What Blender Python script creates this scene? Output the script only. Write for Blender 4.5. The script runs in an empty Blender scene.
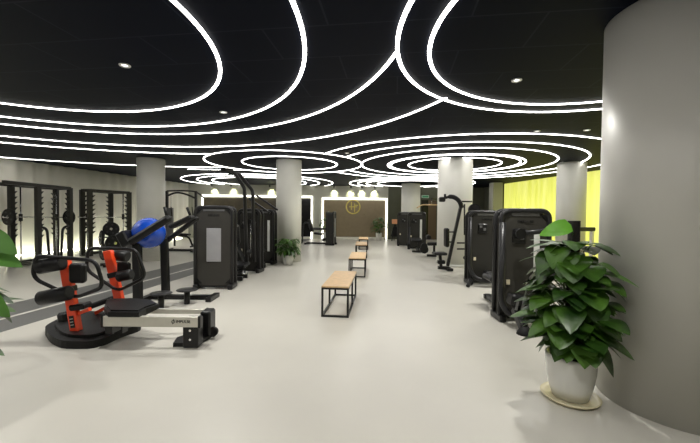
import bpy, math, random
from mathutils import Vector, Matrix
random.seed(7)
PI = math.pi
COL = bpy.context.scene.collection
# ------------------------------------------------------------------ camera, world, exposure
F_PX, HOR, ROLL, CAM_H, CEIL = 348.0, 213.6, 0.0103, 1.5, 3.13
PITCH = math.atan((221.5 - HOR) / F_PX)
cam_d = bpy.data.cameras.new('camera'); cam = bpy.data.objects.new('camera', cam_d); COL.objects.link(cam)
cam_d.sensor_width = 36; cam_d.lens = 36 * F_PX / 700; cam_d.clip_start = 0.05; cam_d.clip_end = 200
CM = Matrix.Translation((0, 0, CAM_H)) @ Matrix.Rotation(PI/2 - PITCH, 4, 'X') @ Matrix.Rotation(ROLL, 4, 'Z')
cam.matrix_world = CM
bpy.context.scene.camera = cam
sc = bpy.context.scene
w = bpy.data.worlds.new('world'); sc.world = w; w.use_nodes = True
w.node_tree.nodes['Background'].inputs[0].default_value = (0.75, 0.85, 1, 1)
w.node_tree.nodes['Background'].inputs[1].default_value = 0.05
sc.view_settings.view_transform = 'Standard'; sc.view_settings.look = 'None'
sc.view_settings.exposure = 1.38; sc.view_settings.gamma = 1; sc.view_settings.use_curve_mapping = False
LED = 5.2            # strength of the ceiling light lines
SPOT_W = 55          # wall washers
DOWN_W = 80          # small recessed downlights

def W(x, y, Y):
    """the place seen at picture point (x, y) that stands Y metres down the hall"""
    d = CM.to_3x3() @ Vector(((x - 350) / F_PX, -(y - 221.5) / F_PX, -1))
    t = Y / d.y
    return Vector((d.x * t, Y, CAM_H + d.z * t))
def G(x, y, z=0.0):
    d = CM.to_3x3() @ Vector(((x - 350) / F_PX, -(y - 221.5) / F_PX, -1))
    t = (z - CAM_H) / d.z
    return Vector((d.x * t, d.y * t, z))

# ------------------------------------------------------------------ materials
def mat(name, col, rough=0.5, metal=0.0, var=0.0, scale=8.0, bump=0.0, coat=0.0, emit=0.0, ecol=None, trans=0.0):
    m = bpy.data.materials.new(name); m.use_nodes = True; dark = max(col) < 0.08
    nt = m.node_tree; b = nt.nodes['Principled BSDF']
    b.inputs['Base Color'].default_value = (*col, 1); b.inputs['Roughness'].default_value = rough
    b.inputs['Metallic'].default_value = metal; b.inputs['Coat Weight'].default_value = coat
    b.inputs['Transmission Weight'].default_value = trans
    if dark: b.inputs['Specular IOR Level'].default_value = 0.28
    if emit:
        b.inputs['Emission Color'].default_value = (*(ecol or col), 1); b.inputs['Emission Strength'].default_value = emit
    tc = nt.nodes.new('ShaderNodeTexCoord'); n = nt.nodes.new('ShaderNodeTexNoise')
    n.inputs['Scale'].default_value = scale; n.inputs['Detail'].default_value = 4
    nt.links.new(tc.outputs['Object'], n.inputs['Vector'])
    if var:
        r = nt.nodes.new('ShaderNodeValToRGB')
        r.color_ramp.elements[0].color = (*[c * (1 - var) for c in col], 1); r.color_ramp.elements[0].position = 0.3
        r.color_ramp.elements[1].color = (*[min(1, c * (1 + var)) for c in col], 1); r.color_ramp.elements[1].position = 0.7
        nt.links.new(n.outputs['Fac'], r.inputs['Fac']); nt.links.new(r.outputs['Color'], b.inputs['Base Color'])
    mr = nt.nodes.new('ShaderNodeMapRange')
    mr.inputs['To Min'].default_value = max(0, rough - 0.06); mr.inputs['To Max'].default_value = min(1, rough + 0.06)
    nt.links.new(n.outputs['Fac'], mr.inputs['Value']); nt.links.new(mr.outputs['Result'], b.inputs['Roughness'])
    if bump:
        bp = nt.nodes.new('ShaderNodeBump'); bp.inputs['Strength'].default_value = bump; bp.inputs['Distance'].default_value = 0.01
        nt.links.new(n.outputs['Fac'], bp.inputs['Height']); nt.links.new(bp.outputs['Normal'], b.inputs['Normal'])
    return m
M = {}
M['floor'] = mat('vinyl_floor', (0.56, 0.54, 0.485), 0.33, var=0.035, scale=1.2)
M['stripe'] = mat('grey_floor_stripe', (0.115, 0.115, 0.11), 0.45, var=0.06, scale=3)
M['line'] = mat('white_floor_line', (0.6, 0.58, 0.53), 0.4)
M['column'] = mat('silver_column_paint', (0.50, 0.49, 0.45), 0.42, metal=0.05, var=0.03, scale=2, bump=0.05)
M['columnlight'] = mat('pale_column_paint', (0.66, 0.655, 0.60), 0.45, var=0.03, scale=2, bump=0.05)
M['black'] = mat('black_powder_coat', (0.007, 0.007, 0.0075), 0.38, coat=0.15)
M['tube'] = mat('dark_grey_frame_paint', (0.028, 0.028, 0.029), 0.32, metal=0.3)
M['rubber'] = mat('black_rubber', (0.006, 0.006, 0.006), 0.6, bump=0.1, scale=40)
M['vinyl'] = mat('black_upholstery', (0.006, 0.006, 0.0065), 0.42, bump=0.15, scale=60)
M['panel'] = mat('dark_shroud_panel', (0.042, 0.040, 0.035), 0.4, var=0.05)
M['panel2'] = mat('charcoal_shroud_panel', (0.028, 0.027, 0.024), 0.35, var=0.05)
M['cap'] = mat('grey_cap_panel', (0.12, 0.12, 0.12), 0.4)
M['window'] = mat('frosted_window', (0.30, 0.30, 0.31), 0.3, var=0.1, scale=3)
M['strip'] = mat('clear_window_strip', (0.72, 0.73, 0.7), 0.25)
M['orange'] = mat('orange_powder_coat', (0.80, 0.06, 0.012), 0.35, coat=0.2)
M['alu'] = mat('brushed_aluminium', (0.62, 0.60, 0.54), 0.35, metal=0.55, var=0.03)
M['chrome'] = mat('chrome', (0.7, 0.7, 0.7), 0.15, metal=1)
M['blue'] = mat('blue_ball_vinyl', (0.003, 0.055, 0.42), 0.2, coat=0.3)
M['wood'] = mat('light_wood', (0.62, 0.42, 0.22), 0.45, var=0.12, scale=14)
M['iron'] = mat('rack_iron', (0.03, 0.029, 0.026), 0.4, metal=0.3)
M['pot'] = mat('white_glazed_ceramic', (0.66, 0.655, 0.62), 0.25, coat=0.3)
M['saucer'] = mat('cream_saucer_glaze', (0.66, 0.60, 0.40), 0.35)
M['soil'] = mat('potting_soil', (0.02, 0.014, 0.01), 0.9, bump=0.8, scale=60)
M['pole'] = mat('dark_moss_pole', (0.012, 0.010, 0.008), 0.9, bump=0.8, scale=80)
M['stem'] = mat('green_stem', (0.05, 0.11, 0.02), 0.5)
M['mid'] = mat('lit_leaf_mid_green', (0.075, 0.20, 0.03), 0.35, var=0.15)  # lit leaves of the left plant, their light put into the colour
M['litleaf'] = mat('lit_leaf_green', (0.16, 0.48, 0.03), 0.35, var=0.1)  # brightness of a leaf facing the light, put into its green
M['gold'] = mat('gold_emblem', (0.55, 0.45, 0.12), 0.3, metal=0.3, emit=0.04, ecol=(0.9, 0.75, 0.15))
M['goldwall'] = mat('bronze_wall_panel', (0.24, 0.19, 0.115), 0.3, metal=0.2, var=0.05, scale=5)
M['brown'] = mat('smoked_brown_panel', (0.09, 0.075, 0.05), 0.25, var=0.1, scale=3)
M['blackpanel'] = mat('black_glass_panel', (0.008, 0.008, 0.008), 0.15)
M['wallwhite'] = mat('white_wall_paint', (0.84, 0.82, 0.73), 0.6, var=0.02, scale=2)
M['walldark'] = mat('olive_grey_wall_paint', (0.075, 0.078, 0.055), 0.6, var=0.05, scale=3)
M['backwall'] = mat('grey_wall_paint', (0.34, 0.34, 0.29), 0.6, var=0.03, scale=2)
M['led'] = mat('white_light_diffuser', (0.9, 0.9, 0.9), 0.5, emit=LED, ecol=(1.0, 0.97, 0.93))
M['ledwall'] = mat('wall_light_strip_diffuser', (0.9, 0.9, 0.9), 0.5, emit=1.7, ecol=(1.0, 0.97, 0.85))
M['ledglow'] = mat('cove_light_diffuser', (0.9, 0.9, 0.9), 0.5, emit=7.0, ecol=(0.98, 1.0, 0.82))
M['lamp'] = mat('lamp_lens', (0.9, 0.9, 0.9), 0.4, emit=0.7, ecol=(1, 1, 0.95))
M['lampoff'] = mat('lamp_trim_white', (0.75, 0.75, 0.75), 0.4)
M['ivory'] = mat('ivory_plaque', (0.7, 0.62, 0.45), 0.4)
M['ink'] = mat('black_ink', (0.01, 0.01, 0.01), 0.5)
M['greyink'] = mat('raised_dark_lettering', (0.012, 0.012, 0.012), 0.5)
M['exit'] = mat('green_lit_sign', (0.05, 0.22, 0.12), 0.4, emit=.03, ecol=(0.1, 0.8, 0.3))
M['strap'] = mat('yellow_green_band', (0.4, 0.5, 0.05), 0.5)
M['terracotta'] = mat('peach_board', (0.75, 0.34, 0.16), 0.5)
M['doorbrown'] = mat('brown_door', (0.09, 0.05, 0.03), 0.4)

# leaf material: dark glossy green with slow variation
m = bpy.data.materials.new('glossy_leaf'); m.use_nodes = True; nt = m.node_tree; b = nt.nodes['Principled BSDF']
n = nt.nodes.new('ShaderNodeTexNoise'); n.inputs['Scale'].default_value = 5; tc = nt.nodes.new('ShaderNodeTexCoord')
nt.links.new(tc.outputs['Object'], n.inputs['Vector']); r = nt.nodes.new('ShaderNodeValToRGB')
r.color_ramp.elements[0].position = 0.35; r.color_ramp.elements[0].color = (0.014, 0.046, 0.006, 1)
r.color_ramp.elements[1].position = 0.72; r.color_ramp.elements[1].color = (0.085, 0.20, 0.022, 1)
nt.links.new(n.outputs['Fac'], r.inputs['Fac']); nt.links.new(r.outputs['Color'], b.inputs['Base Color'])
b.inputs['Roughness'].default_value = 0.33
M['leaf'] = m

# black ceiling: painted panels with faint seams
m = bpy.data.materials.new('black_ceiling_panels'); m.use_nodes = True; nt = m.node_tree; b = nt.nodes['Principled BSDF']
tc = nt.nodes.new('ShaderNodeTexCoord'); mp = nt.nodes.new('ShaderNodeMapping'); mp.inputs['Rotation'].default_value = (0, 0, 0.13)
br = nt.nodes.new('ShaderNodeTexBrick'); br.offset = 0.5
br.inputs['Scale'].default_value = 1; br.inputs['Brick Width'].default_value = 1.2; br.inputs['Row Height'].default_value = 0.6
br.inputs['Mortar Size'].default_value = 0.012; br.inputs['Mortar Smooth'].default_value = 0.6
br.inputs['Color1'].default_value = (0.0018, 0.0031, 0.0085, 1); br.inputs['Color2'].default_value = (0.0025, 0.0040, 0.0105, 1)
br.inputs['Mortar'].default_value = (0.011, 0.014, 0.023, 1)
nt.links.new(tc.outputs['Object'], mp.inputs['Vector']); nt.links.new(mp.outputs['Vector'], br.inputs['Vector'])
nt.links.new(br.outputs['Color'], b.inputs['Base Color']); b.inputs['Roughness'].default_value = 0.6; b.inputs['Specular IOR Level'].default_value = 0.06
M['ceiling'] = m

# yellow translucent panels lit from behind
m = bpy.data.materials.new('backlit_yellow_panels'); m.use_nodes = True; nt = m.node_tree; b = nt.nodes['Principled BSDF']
b.inputs['Base Color'].default_value = (0.66, 0.68, 0.12, 1); b.inputs['Roughness'].default_value = 0.45
tc = nt.nodes.new('ShaderNodeTexCoord'); mp = nt.nodes.new('ShaderNodeMapping'); mp.inputs['Scale'].default_value = (2.2, 2.2, 0.15)
n = nt.nodes.new('ShaderNodeTexNoise'); n.inputs['Scale'].default_value = 2
r = nt.nodes.new('ShaderNodeValToRGB'); r.color_ramp.elements[0].position = 0.3; r.color_ramp.elements[1].position = 0.75
r.color_ramp.elements[0].color = (0.62, 0.64, 0.09, 1); r.color_ramp.elements[1].color = (0.80, 0.79, 0.24, 1)
nt.links.new(tc.outputs['Object'], mp.inputs['Vector']); nt.links.new(mp.outputs['Vector'], n.inputs['Vector'])
nt.links.new(n.outputs['Fac'], r.inputs['Fac']); nt.links.new(r.outputs['Color'], b.inputs['Emission Color'])
b.inputs['Emission Strength'].default_value = 0.40
M['yellow'] = m

# ------------------------------------------------------------------ mesh helpers
class MB:
    def __init__(s): s.v = []; s.f = []; s.sm = []
    def add(s, v, f, smooth=False, mx=None):
        o = len(s.v)
        s.v += [tuple(mx @ Vector(p)) if mx else tuple(p) for p in v]
        s.f += [tuple(i + o for i in q) for q in f]; s.sm += [smooth] * len(f); return s
    def box(s, c, d, rot=None, b=0.0):
        """box centred at c with sizes d; rot = Euler tuple or Matrix; b = chamfer"""
        hx, hy, hz = d[0]/2, d[1]/2, d[2]/2
        mx = Matrix.Translation(c)
        if rot is not None:
            mx = mx @ (rot.to_4x4() if isinstance(rot, Matrix) else (Matrix.Rotation(rot[2], 4, 'Z') @ Matrix.Rotation(rot[1], 4, 'Y') @ Matrix.Rotation(rot[0], 4, 'X')))
        if b <= 0:
            v = [(x, y, z) for x in (-hx, hx) for y in (-hy, hy) for z in (-hz, hz)]
            f = [(0,1,3,2),(4,6,7,5),(0,4,5,1),(2,3,7,6),(0,2,6,4),(1,5,7,3)]
            return s.add(v, f, False, mx)
        # chamfered box: hull of 24 points
        b = min(b, hx*.98, hy*.98, hz*.98)
        import bmesh
        bm = bmesh.new()
        for sx in (-1,1):
            for sy in (-1,1):
                for sz in (-1,1):
                    k = b*0.42
                    for p in ((hx, hy-b, hz-b), (hx-b, hy, hz-b), (hx-b, hy-b, hz), (hx-k, hy-k, hz-b), (hx-k, hy-b, hz-k), (hx-b, hy-k, hz-k)):
                        bm.verts.new((p[0]*sx, p[1]*sy, p[2]*sz))
        bmesh.ops.remove_doubles(bm, verts=bm.verts, dist=1e-6)
        bmesh.ops.convex_hull(bm, input=bm.verts)
        bmesh.ops.dissolve_limit(bm, angle_limit=0.01, verts=bm.verts, edges=bm.edges)
        bm.verts.index_update()
        v = [tuple(x.co) for x in bm.verts]; f = [tuple(q.index for q in p.verts) for p in bm.faces]; bm.free()
        return s.add(v, f, False, mx)
    def beam(s, a, b, wd, ht, up=(0,0,1), ch=0.0):
        """rectangular bar from a to b"""
        a, b = Vector(a), Vector(b); d = b - a; L = d.length; z = d.normalized()
        u = Vector(up); x = u.cross(z)
        if x.length < 1e-4: x = Vector((1,0,0)).cross(z)
        x.normalize(); y = z.cross(x)
        R = Matrix((x, y, z)).transposed()
        return s.box((a + b)/2, (wd, ht, L), R, ch)
    def tube(s, pts, r, n=10, closed=False, cap=True):
        P = [Vector(p) for p in pts]; N = len(P); rings = []
        rr = r if isinstance(r, (list, tuple)) else [r]*N
        T = []
        for i in range(N):
            if closed: t = P[(i+1) % N] - P[i-1]
            elif i == 0: t = P[1] - P[0]
            elif i == N-1: t = P[-1] - P[-2]
            else: t = (P[i+1]-P[i]).normalized() + (P[i]-P[i-1]).normalized()
            T.append(t.normalized())
        ref = Vector((0,0,1)) if abs(T[0].z) < 0.9 else Vector((1,0,0))
        u = (ref - T[0]*ref.dot(T[0])).normalized(); v = []
        for i in range(N):
            u = (u - T[i]*u.dot(T[i])).normalized(); q = T[i].cross(u)
            for k in range(n):
                a = 2*PI*k/n; v.append(P[i] + (u*math.cos(a) + q*math.sin(a))*rr[i])
        f = []
        for i in range(N if closed else N-1):
            j = (i+1) % N
            for k in range(n): f.append((i*n+k, i*n+(k+1)%n, j*n+(k+1)%n, j*n+k))
        s.add(v, f, True)
        if cap and not closed:
            o = len(s.v) - len(v)
            s.f += [tuple(o+k for k in range(n))[::-1], tuple(o+(N-1)*n+k for k in range(n))]; s.sm += [False, False]
        return s
    def cyl(s, a, b, r, n=20, r2=None): return s.tube([a, b], [r, r if r2 is None else r2], n)
    def lathe(s, prof, c=(0,0,0), n=32, mx=None):
        v = []; f = []
        for (r, z) in prof:
            for k in range(n): v.append((c[0]+r*math.cos(2*PI*k/n), c[1]+r*math.sin(2*PI*k/n), c[2]+z))
        for i in range(len(prof)-1):
            for k in range(n): f.append((i*n+k, i*n+(k+1)%n, (i+1)*n+(k+1)%n, (i+1)*n+k))
        return s.add(v, f, True, mx)
    def prism(s, pts, z0, z1, mx=None):
        n = len(pts); v = [(x, y, z0) for x, y in pts] + [(x, y, z1) for x, y in pts]
        f = [tuple(range(n))[::-1], tuple(range(n, 2*n))] + [(i, (i+1)%n, n+(i+1)%n, n+i) for i in range(n)]
        return s.add(v, f, False, mx)
    def build(s, name, m, parent=None, label=None, org=None):
        me = bpy.data.meshes.new(name); vv = s.v
        if org is not None: vv = [tuple(Vector(p) - Vector(org)) for p in vv]
        me.from_pydata(vv, [], s.f); me.materials.append(m)
        me.polygons.foreach_set('use_smooth', s.sm); me.update()
        import bmesh
        bm = bmesh.new(); bm.from_mesh(me); bmesh.ops.recalc_face_normals(bm, faces=bm.faces); bm.to_mesh(me); bm.free()
        o = bpy.data.objects.new(name, me); COL.objects.link(o)
        if org is not None and parent is None: o.location = org
        if parent is not None: o.parent = parent
        if label: o['label'] = label
        return o
def rnd(pts, r, n=5, closed=False):
    """round the corners of a polyline"""
    P = [Vector(p) for p in pts]; out = []; N = len(P)
    for i in range(N):
        if not closed and i in (0, N-1): out.append(P[i]); continue
        a, b, c = P[i-1], P[i], P[(i+1) % N]
        d1 = (a-b); d2 = (c-b); k = min(r, d1.length*.49, d2.length*.49)
        p, q = b + d1.normalized()*k, b + d2.normalized()*k
        for j in range(n+1):
            t = j/n; out.append(p*(1-t)**2 + b*2*t*(1-t) + q*t*t)
    return out
def tag(o, label, cat, group=None):
    o['label'] = label; o['category'] = cat
    if group: o['group'] = group
    return o
def thing(name, label, cat, loc=(0,0,0), rz=0.0, group=None):
    o = bpy.data.objects.new(name, None); COL.objects.link(o); o.empty_display_size = 0.1
    o.location = loc; o.rotation_euler = (0, 0, rz)
    return tag(o, label, cat, group)
def struct(o): o['kind'] = 'structure'; return o
def dup(root, loc, rz=None, label=None):
    r = root.copy(); COL.objects.link(r); r.location = loc
    if rz is not None: r.rotation_euler = (0, 0, rz)
    if label: r['label'] = label
    for ch in list(root.children):
        c = ch.copy(); COL.objects.link(c); c.parent = r
        for g in list(ch.children):
            d = g.copy(); COL.objects.link(d); d.parent = c
    return r
def text(body, size, m, parent, loc, rot, name='lettering', ext=0.002):
    cu = bpy.data.curves.new(name, 'FONT'); cu.body = body; cu.size = size; cu.align_x = 'CENTER'; cu.align_y = 'CENTER'; cu.extrude = ext
    cu.materials.append(m); t = bpy.data.objects.new(name, cu); COL.objects.link(t)
    dg = bpy.context.evaluated_depsgraph_get(); me = bpy.data.meshes.new_from_object(t.evaluated_get(dg)); me.name = name
    bpy.data.objects.remove(t)
    o = bpy.data.objects.new(name, me); COL.objects.link(o); o.parent = parent; o.location = loc; o.rotation_euler = rot
    return o

# ------------------------------------------------------------------ the hall
SL = 0.165
def wx(Y): return -11.0 + SL*(Y - 10.95)          # left wall
BW0, BW1 = Vector((wx(20.2), 20.2, 0)), Vector((9.2, 20.9, 0))
def bwY(x): return BW0.y + (x - BW0.x)*(BW1.y-BW0.y)/(BW1.x-BW0.x)
YA, YB = Vector((8.0, 18.3, 0)), Vector((10.4, 1.0, 0))
hall = [(wx(-3.5), -3.5), (BW0.x, BW0.y), (8.0, bwY(8.0)), (8.0, 18.3), (10.4, 1.0), (10.4, -3.5)]
struct(MB().prism(hall, -0.1, 0).build('floor', M['floor']))
struct(MB().prism(hall, CEIL, CEIL+0.1).build('ceiling', M['ceiling']))
def slab(name, a, b, m, z0=0, z1=CEIL, th=0.12, side=1):
    a, b = Vector(a), Vector(b); d = (b-a).normalized(); nrm = Vector((-d.y, d.x, 0))*side*th
    return struct(MB().prism([(a.x,a.y),(b.x,b.y),(b.x+nrm.x,b.y+nrm.y),(a.x+nrm.x,a.y+nrm.y)], z0, z1).build(name, m))
# left wall: softly fluted white panels
L0, L1 = Vector((wx(-3.5), -3.5, 0)), Vector((wx(20.2), 20.2, 0)); dL = (L1-L0); LL = dL.length; dL.normalize(); nL = Vector((dL.y, -dL.x, 0))
def fluted(name, a, L, d, nrm, pitch, amp, z0, z1, m, per=8):
    N = int(L/pitch*per); v = []; f = []
    for i in range(N+1):
        s_ = L*i/N; off = amp*(0.5+0.5*math.cos(2*PI*s_/pitch))
        p = a + d*s_ + nrm*off; q = a + d*s_ - nrm*0.1
        v += [(p.x,p.y,z0),(p.x,p.y,z1),(q.x,q.y,z0),(q.x,q.y,z1)]
    for i in range(N):
        o = 4*i; f += [(o,o+4,o+5,o+1),(o+2,o+3,o+7,o+6),(o+1,o+5,o+7,o+3),(o,o+2,o+6,o+4)]
    f += [(0,1,3,2),(4*N,4*N+2,4*N+3,4*N+1)]
    mb = MB(); mb.add(v, f, True); return struct(mb.build(name, m))
fluted('wall_left', L0, LL, dL, nL, 0.5, 0.10, 0, CEIL, M['wallwhite'])
slab('wall_back', BW0, Vector((8.0, bwY(8.0), 0)), M['backwall'])
dY = (YB-YA).normalized()
fluted('wall_right', YA, (YB-YA).length, dY, Vector((dY.y, -dY.x, 0)), 0.24, 0.02, 0, CEIL, M['yellow'], 6)
slab('wall_right_return', (8.0, 18.3, 0), (8.0, bwY(8.0), 0), M['walldark'], side=-1)
slab('wall_right_near', (10.4, -3.5, 0), (10.4, 1.0, 0), M['wallwhite'], side=-1)
slab('wall_near', (wx(-3.5), -3.5, 0), (10.4, -3.5, 0), M['wallwhite'], side=-1)
# dark edge post where the yellow panels begin
struct(MB().box((7.96, 18.22, CEIL/2), (0.12, 0.12, CEIL)).build('trim_1', M['black']))
# floor stripes
def stripe(name, x0, x1, m, z=0.003):
    sl = 0.13; a, b = 1.0, 20.0
    return struct(MB().prism([(x0+sl*(a-5), a), (x1+sl*(a-5), a), (x1+sl*(b-5), b), (x0+sl*(b-5), b)], 0, z).build(name, m))
stripe('trim_2', -5.50, -4.77, M['stripe']); stripe('trim_3', -4.77, -4.70, M['line'], 0.004); stripe('trim_4', -4.70, -4.17, M['stripe'])

def column(name, x, y, r, m='columnlight'):
    mb = MB(); mb.cyl((x, y, 0), (x, y, CEIL), r, 72)
    o = struct(mb.build(name, M[m], org=(x, y, 0)))
    return o
column('column_near_right', 2.67, 2.82, 0.53, 'column')
column('column_left', -6.2, 10.85, 0.39); column('column_middle_left', -1.91, 10.85, 0.39)
column('column_middle_right', 3.12, 10.4, 0.50); column('column_right', 6.84, 10.8, 0.40)
column('column_far', 3.25, 18.7, 0.50)
struct(MB().lathe([(0.50,0),(0.515,0),(0.515,0.07),(0.50,0.07)], (3.12,10.4,0), 72).build('trim_5', M['pot']))
struct(MB().box((7.35, 17.6, CEIL/2), (0.5, 0.5, CEIL), b=0.02).build('column_square_far', M['backwall']))

# ------------------------------------------------------------------ ceiling light lines
def ringlight(cx, cy, r, label, keep=None, wd=0.042, N=240, mt='led'):
    ok = []
    for i in range(N):
        a = 2*PI*(i+.5)/N; x, y = cx+r*math.cos(a), cy+r*math.sin(a)
        k = x > wx(y)+0.12 and y < bwY(x)-0.05 and (keep is None or keep(x, y))
        ok.append(k)
    def part(r0, r1, z0, z1):
        v = []; f = []
        for i in range(N):
            a = 2*PI*i/N
            for rr in (r0, r1):
                for z in (z0, z1): v.append((r_(rr,a,cx,0), r_(rr,a,cy,1), z))
        for i in range(N):
            if not ok[i]: continue
            o, p = 4*i, 4*((i+1) % N)
            f += [(o,p,p+2,o+2),(o+1,o+3,p+3,p+1),(o,o+1,p+1,p),(o+2,p+2,p+3,o+3)]
            if not ok[i-1]: f.append((o,o+2,o+3,o+1))
            if not ok[(i+1) % N]: f.append((p,p+1,p+3,p+2))
        used = sorted({k for q in f for k in q}); ix = {k: n for n, k in enumerate(used)}
        return MB().add([v[k] for k in used], [tuple(ix[k] for k in q) for q in f])
    def r_(rr, a, c, k): return c + rr*(math.sin(a) if k else math.cos(a))
    t = thing('ring_light', label, 'ceiling light', (cx, cy, CEIL))
    for nm, mb, m in (('housing', part(r-wd/2, r+wd/2, CEIL-0.005, CEIL-0.0005), M['black']), ('diffuser', part(r-wd/2+.003, r+wd/2-.003, CEIL-0.014, CEIL-0.005), M[mt])):
        mb.v = [(p[0]-cx, p[1]-cy, p[2]-CEIL) for p in mb.v]; mb.build(nm, m, t)
    return t
K1 = (2.834, 3.076, 2.416); FF = (-2.14, 11.566, 2.511)
def outside(c, g=0.0): return lambda x, y: math.hypot(x-c[0], y-c[1]) > c[2]+g
oK, oF = outside(K1), outside(FF)
ringlight(-3.935, 3.121, 2.593, 'inner ring of white light on the near left ceiling, smallest of that group')
ringlight(-4.062, 3.056, 3.622, 'second ring of white light out on the near left ceiling')
ringlight(-4.111, 2.684, 4.636, 'third curved light line on the near left ceiling, touching the right ring', lambda x, y: oK(x, y) and not (x > -3.5 and y < 3.2))
ringlight(-4.256, 2.73, 5.972, 'fourth curved light line, sweeping from left wall to right ring', lambda x, y: oK(x, y) and not (x > -3.5 and y < 3.2))
ringlight(-4.25, 2.7, 7.03, 'fifth curved light line on the left ceiling, ending at the middle ring', lambda x, y: y > 2.7 and x < -3.9 and oF(x, y))
ringlight(-5.142, 3.381, 9.248, 'outermost left light line, running above the squat racks', lambda x, y: y > 4 and x < -4.2 and oF(x, y))
ringlight(-5.142, 3.381, 9.9, 'short light line behind the left column, passing the middle ring', lambda x, y: y > 4 and -6.2 < x < -2.4 and oF(x, y))
ringlight(*FF, 'larger ring of white light around the column with the small plant')
ringlight(-1.988, 11.547, 1.536, 'smaller ring of white light around the column with the small plant')
ringlight(*K1, 'outer ring of white light above the near right grey column', N=300)
ringlight(2.753, 3.092, 2.022, 'inner ring of white light above the near right grey column', N=300)
ringlight(3.34, 11.35, 1.437, 'innermost ring of white light around the middle right column')
ringlight(3.325, 11.4, 2.00, 'thin second ring of light around the middle right column, inner of the double ring')
ringlight(3.345, 11.4, 2.12, 'thin third ring of light around the middle right column, outer of the double ring')
ringlight(3.325, 11.399, 2.967, 'fourth ring of light out from the middle right column')
ringlight(3.325, 11.465, 3.741, 'fifth ring of light out from the middle right column', oF)
ringlight(3.377, 11.44, 4.507, 'outermost ring of light around the middle right column', oF)
for r_, lb in ((3.81, 'outermost'), (3.1, 'middle'), (2.4, 'innermost')):
    ringlight(-4.75, 18.47, r_, lb + ' of the three rings of light on the far left ceiling', wd=.032)
for r_, lb in ((3.25, 'outermost'), (2.8, 'second from outermost'), (2.35, 'second from innermost'), (1.75, 'innermost')):
    ringlight(3.2, 18.6, r_, lb + ' of the four rings of light around the far column', lambda x, y: x < 7.9, wd=.03)

# small recessed downlights
def downlight(x, y, label, power=DOWN_W):
    t = thing('downlight', label, 'ceiling light', (x, y, CEIL))
    MB().lathe([(0.03,-0.004),(0.055,-0.012),(0.06,-0.004),(0.06,0.0),(0.03,0.0)], n=24).build('trim_ring', M['lampoff'], t)
    MB().lathe([(0.0,-0.006),(0.032,-0.006),(0.032,-0.001),(0.0,-0.001)], n=20).build('lens', M['lamp'], t)
    if power:
        l = bpy.data.lights.new('downlight_lamp', 'SPOT'); l.energy = power; l.spot_size = 2.5; l.spot_blend = 1.0; l.shadow_soft_size = 0.04; l.color = (1, 0.98, 0.92)
        o = bpy.data.objects.new('lamp', l); COL.objects.link(o); o.parent = t; o.location = (0, 0, -0.02)
    return t
for x, y, lb in ((-2.53, 3.92, 'small round downlight inside the near left ring of light'), (1.99, 4.23, 'small round downlight inside the near right rings of light'),
                 (-2.08, 5.70, 'small round downlight between the second and third left light lines'), (4.47, 6.63, 'small round downlight near the big grey column, just past its rings'),
                 (3.59, 6.75, 'small round downlight just left of the one by the big column')):
    downlight(x, y, lb, DOWN_W)
for x, y, lb in ((.9, .6, 'added downlight out of view, over the aisle before the first bench'), (-2.6, .4, 'added downlight out of view, above the near left floor'), (-5.6, 5.2, 'added downlight out of view, above the dark left floor stripes'),  # out-of-view downlights, added to brighten the near floor
                 (-.1, 9.4, 'small round downlight between the two middle columns'), (.5, 14.6, 'small round downlight above the farthest wooden bench'), (-6.3, 15.5, 'small round downlight above the far left floor')):
    downlight(x, y, lb, DOWN_W)
# wall washers along the back wall
def washer(px, label, w_=SPOT_W):
    p = W(px, 189, 20.0); x = p.x; y = bwY(x) - 0.45
    t = thing('wall_spotlight', label, 'spotlight', (x, y, CEIL), 0, 'spotlights along the far wall')
    MB().cyl((0,0,0), (0,0,-0.05), 0.015, 10).build('stem', M['black'], t)
    MB().cyl((0,-0.02,-0.04), (0,0.03,-0.16), 0.045, 16).build('lamp_head', M['black'], t)
    MB().cyl((0,0.03,-0.161), (0,0.0315,-0.165), 0.04, 16).build('lens', M['lamp'], t)
    l = bpy.data.lights.new('washer_lamp', 'SPOT'); l.energy = w_; l.spot_size = 1.0; l.spot_blend = 0.9; l.shadow_soft_size = 0.03; l.color = (0.95, 1.0, 0.55)
    o = bpy.data.objects.new('lamp', l); COL.objects.link(o); o.parent = t; o.location = (0, 0.035, -0.17); o.rotation_euler = (0.95, 0, 0)
for px, lb in ((213, 'leftmost spotlight over the left lit frame on the far wall'), (232, 'second spotlight over the left lit frame on the far wall'), (270, 'third spotlight over the left lit frame, beside the plant column'),
               (334, 'leftmost spotlight over the bronze wall with the gold emblem'), (351, 'spotlight straight above the gold emblem'), (362, 'spotlight just right of the gold emblem'), (375, 'rightmost spotlight over the bronze wall')):
    washer(px, lb)

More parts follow.
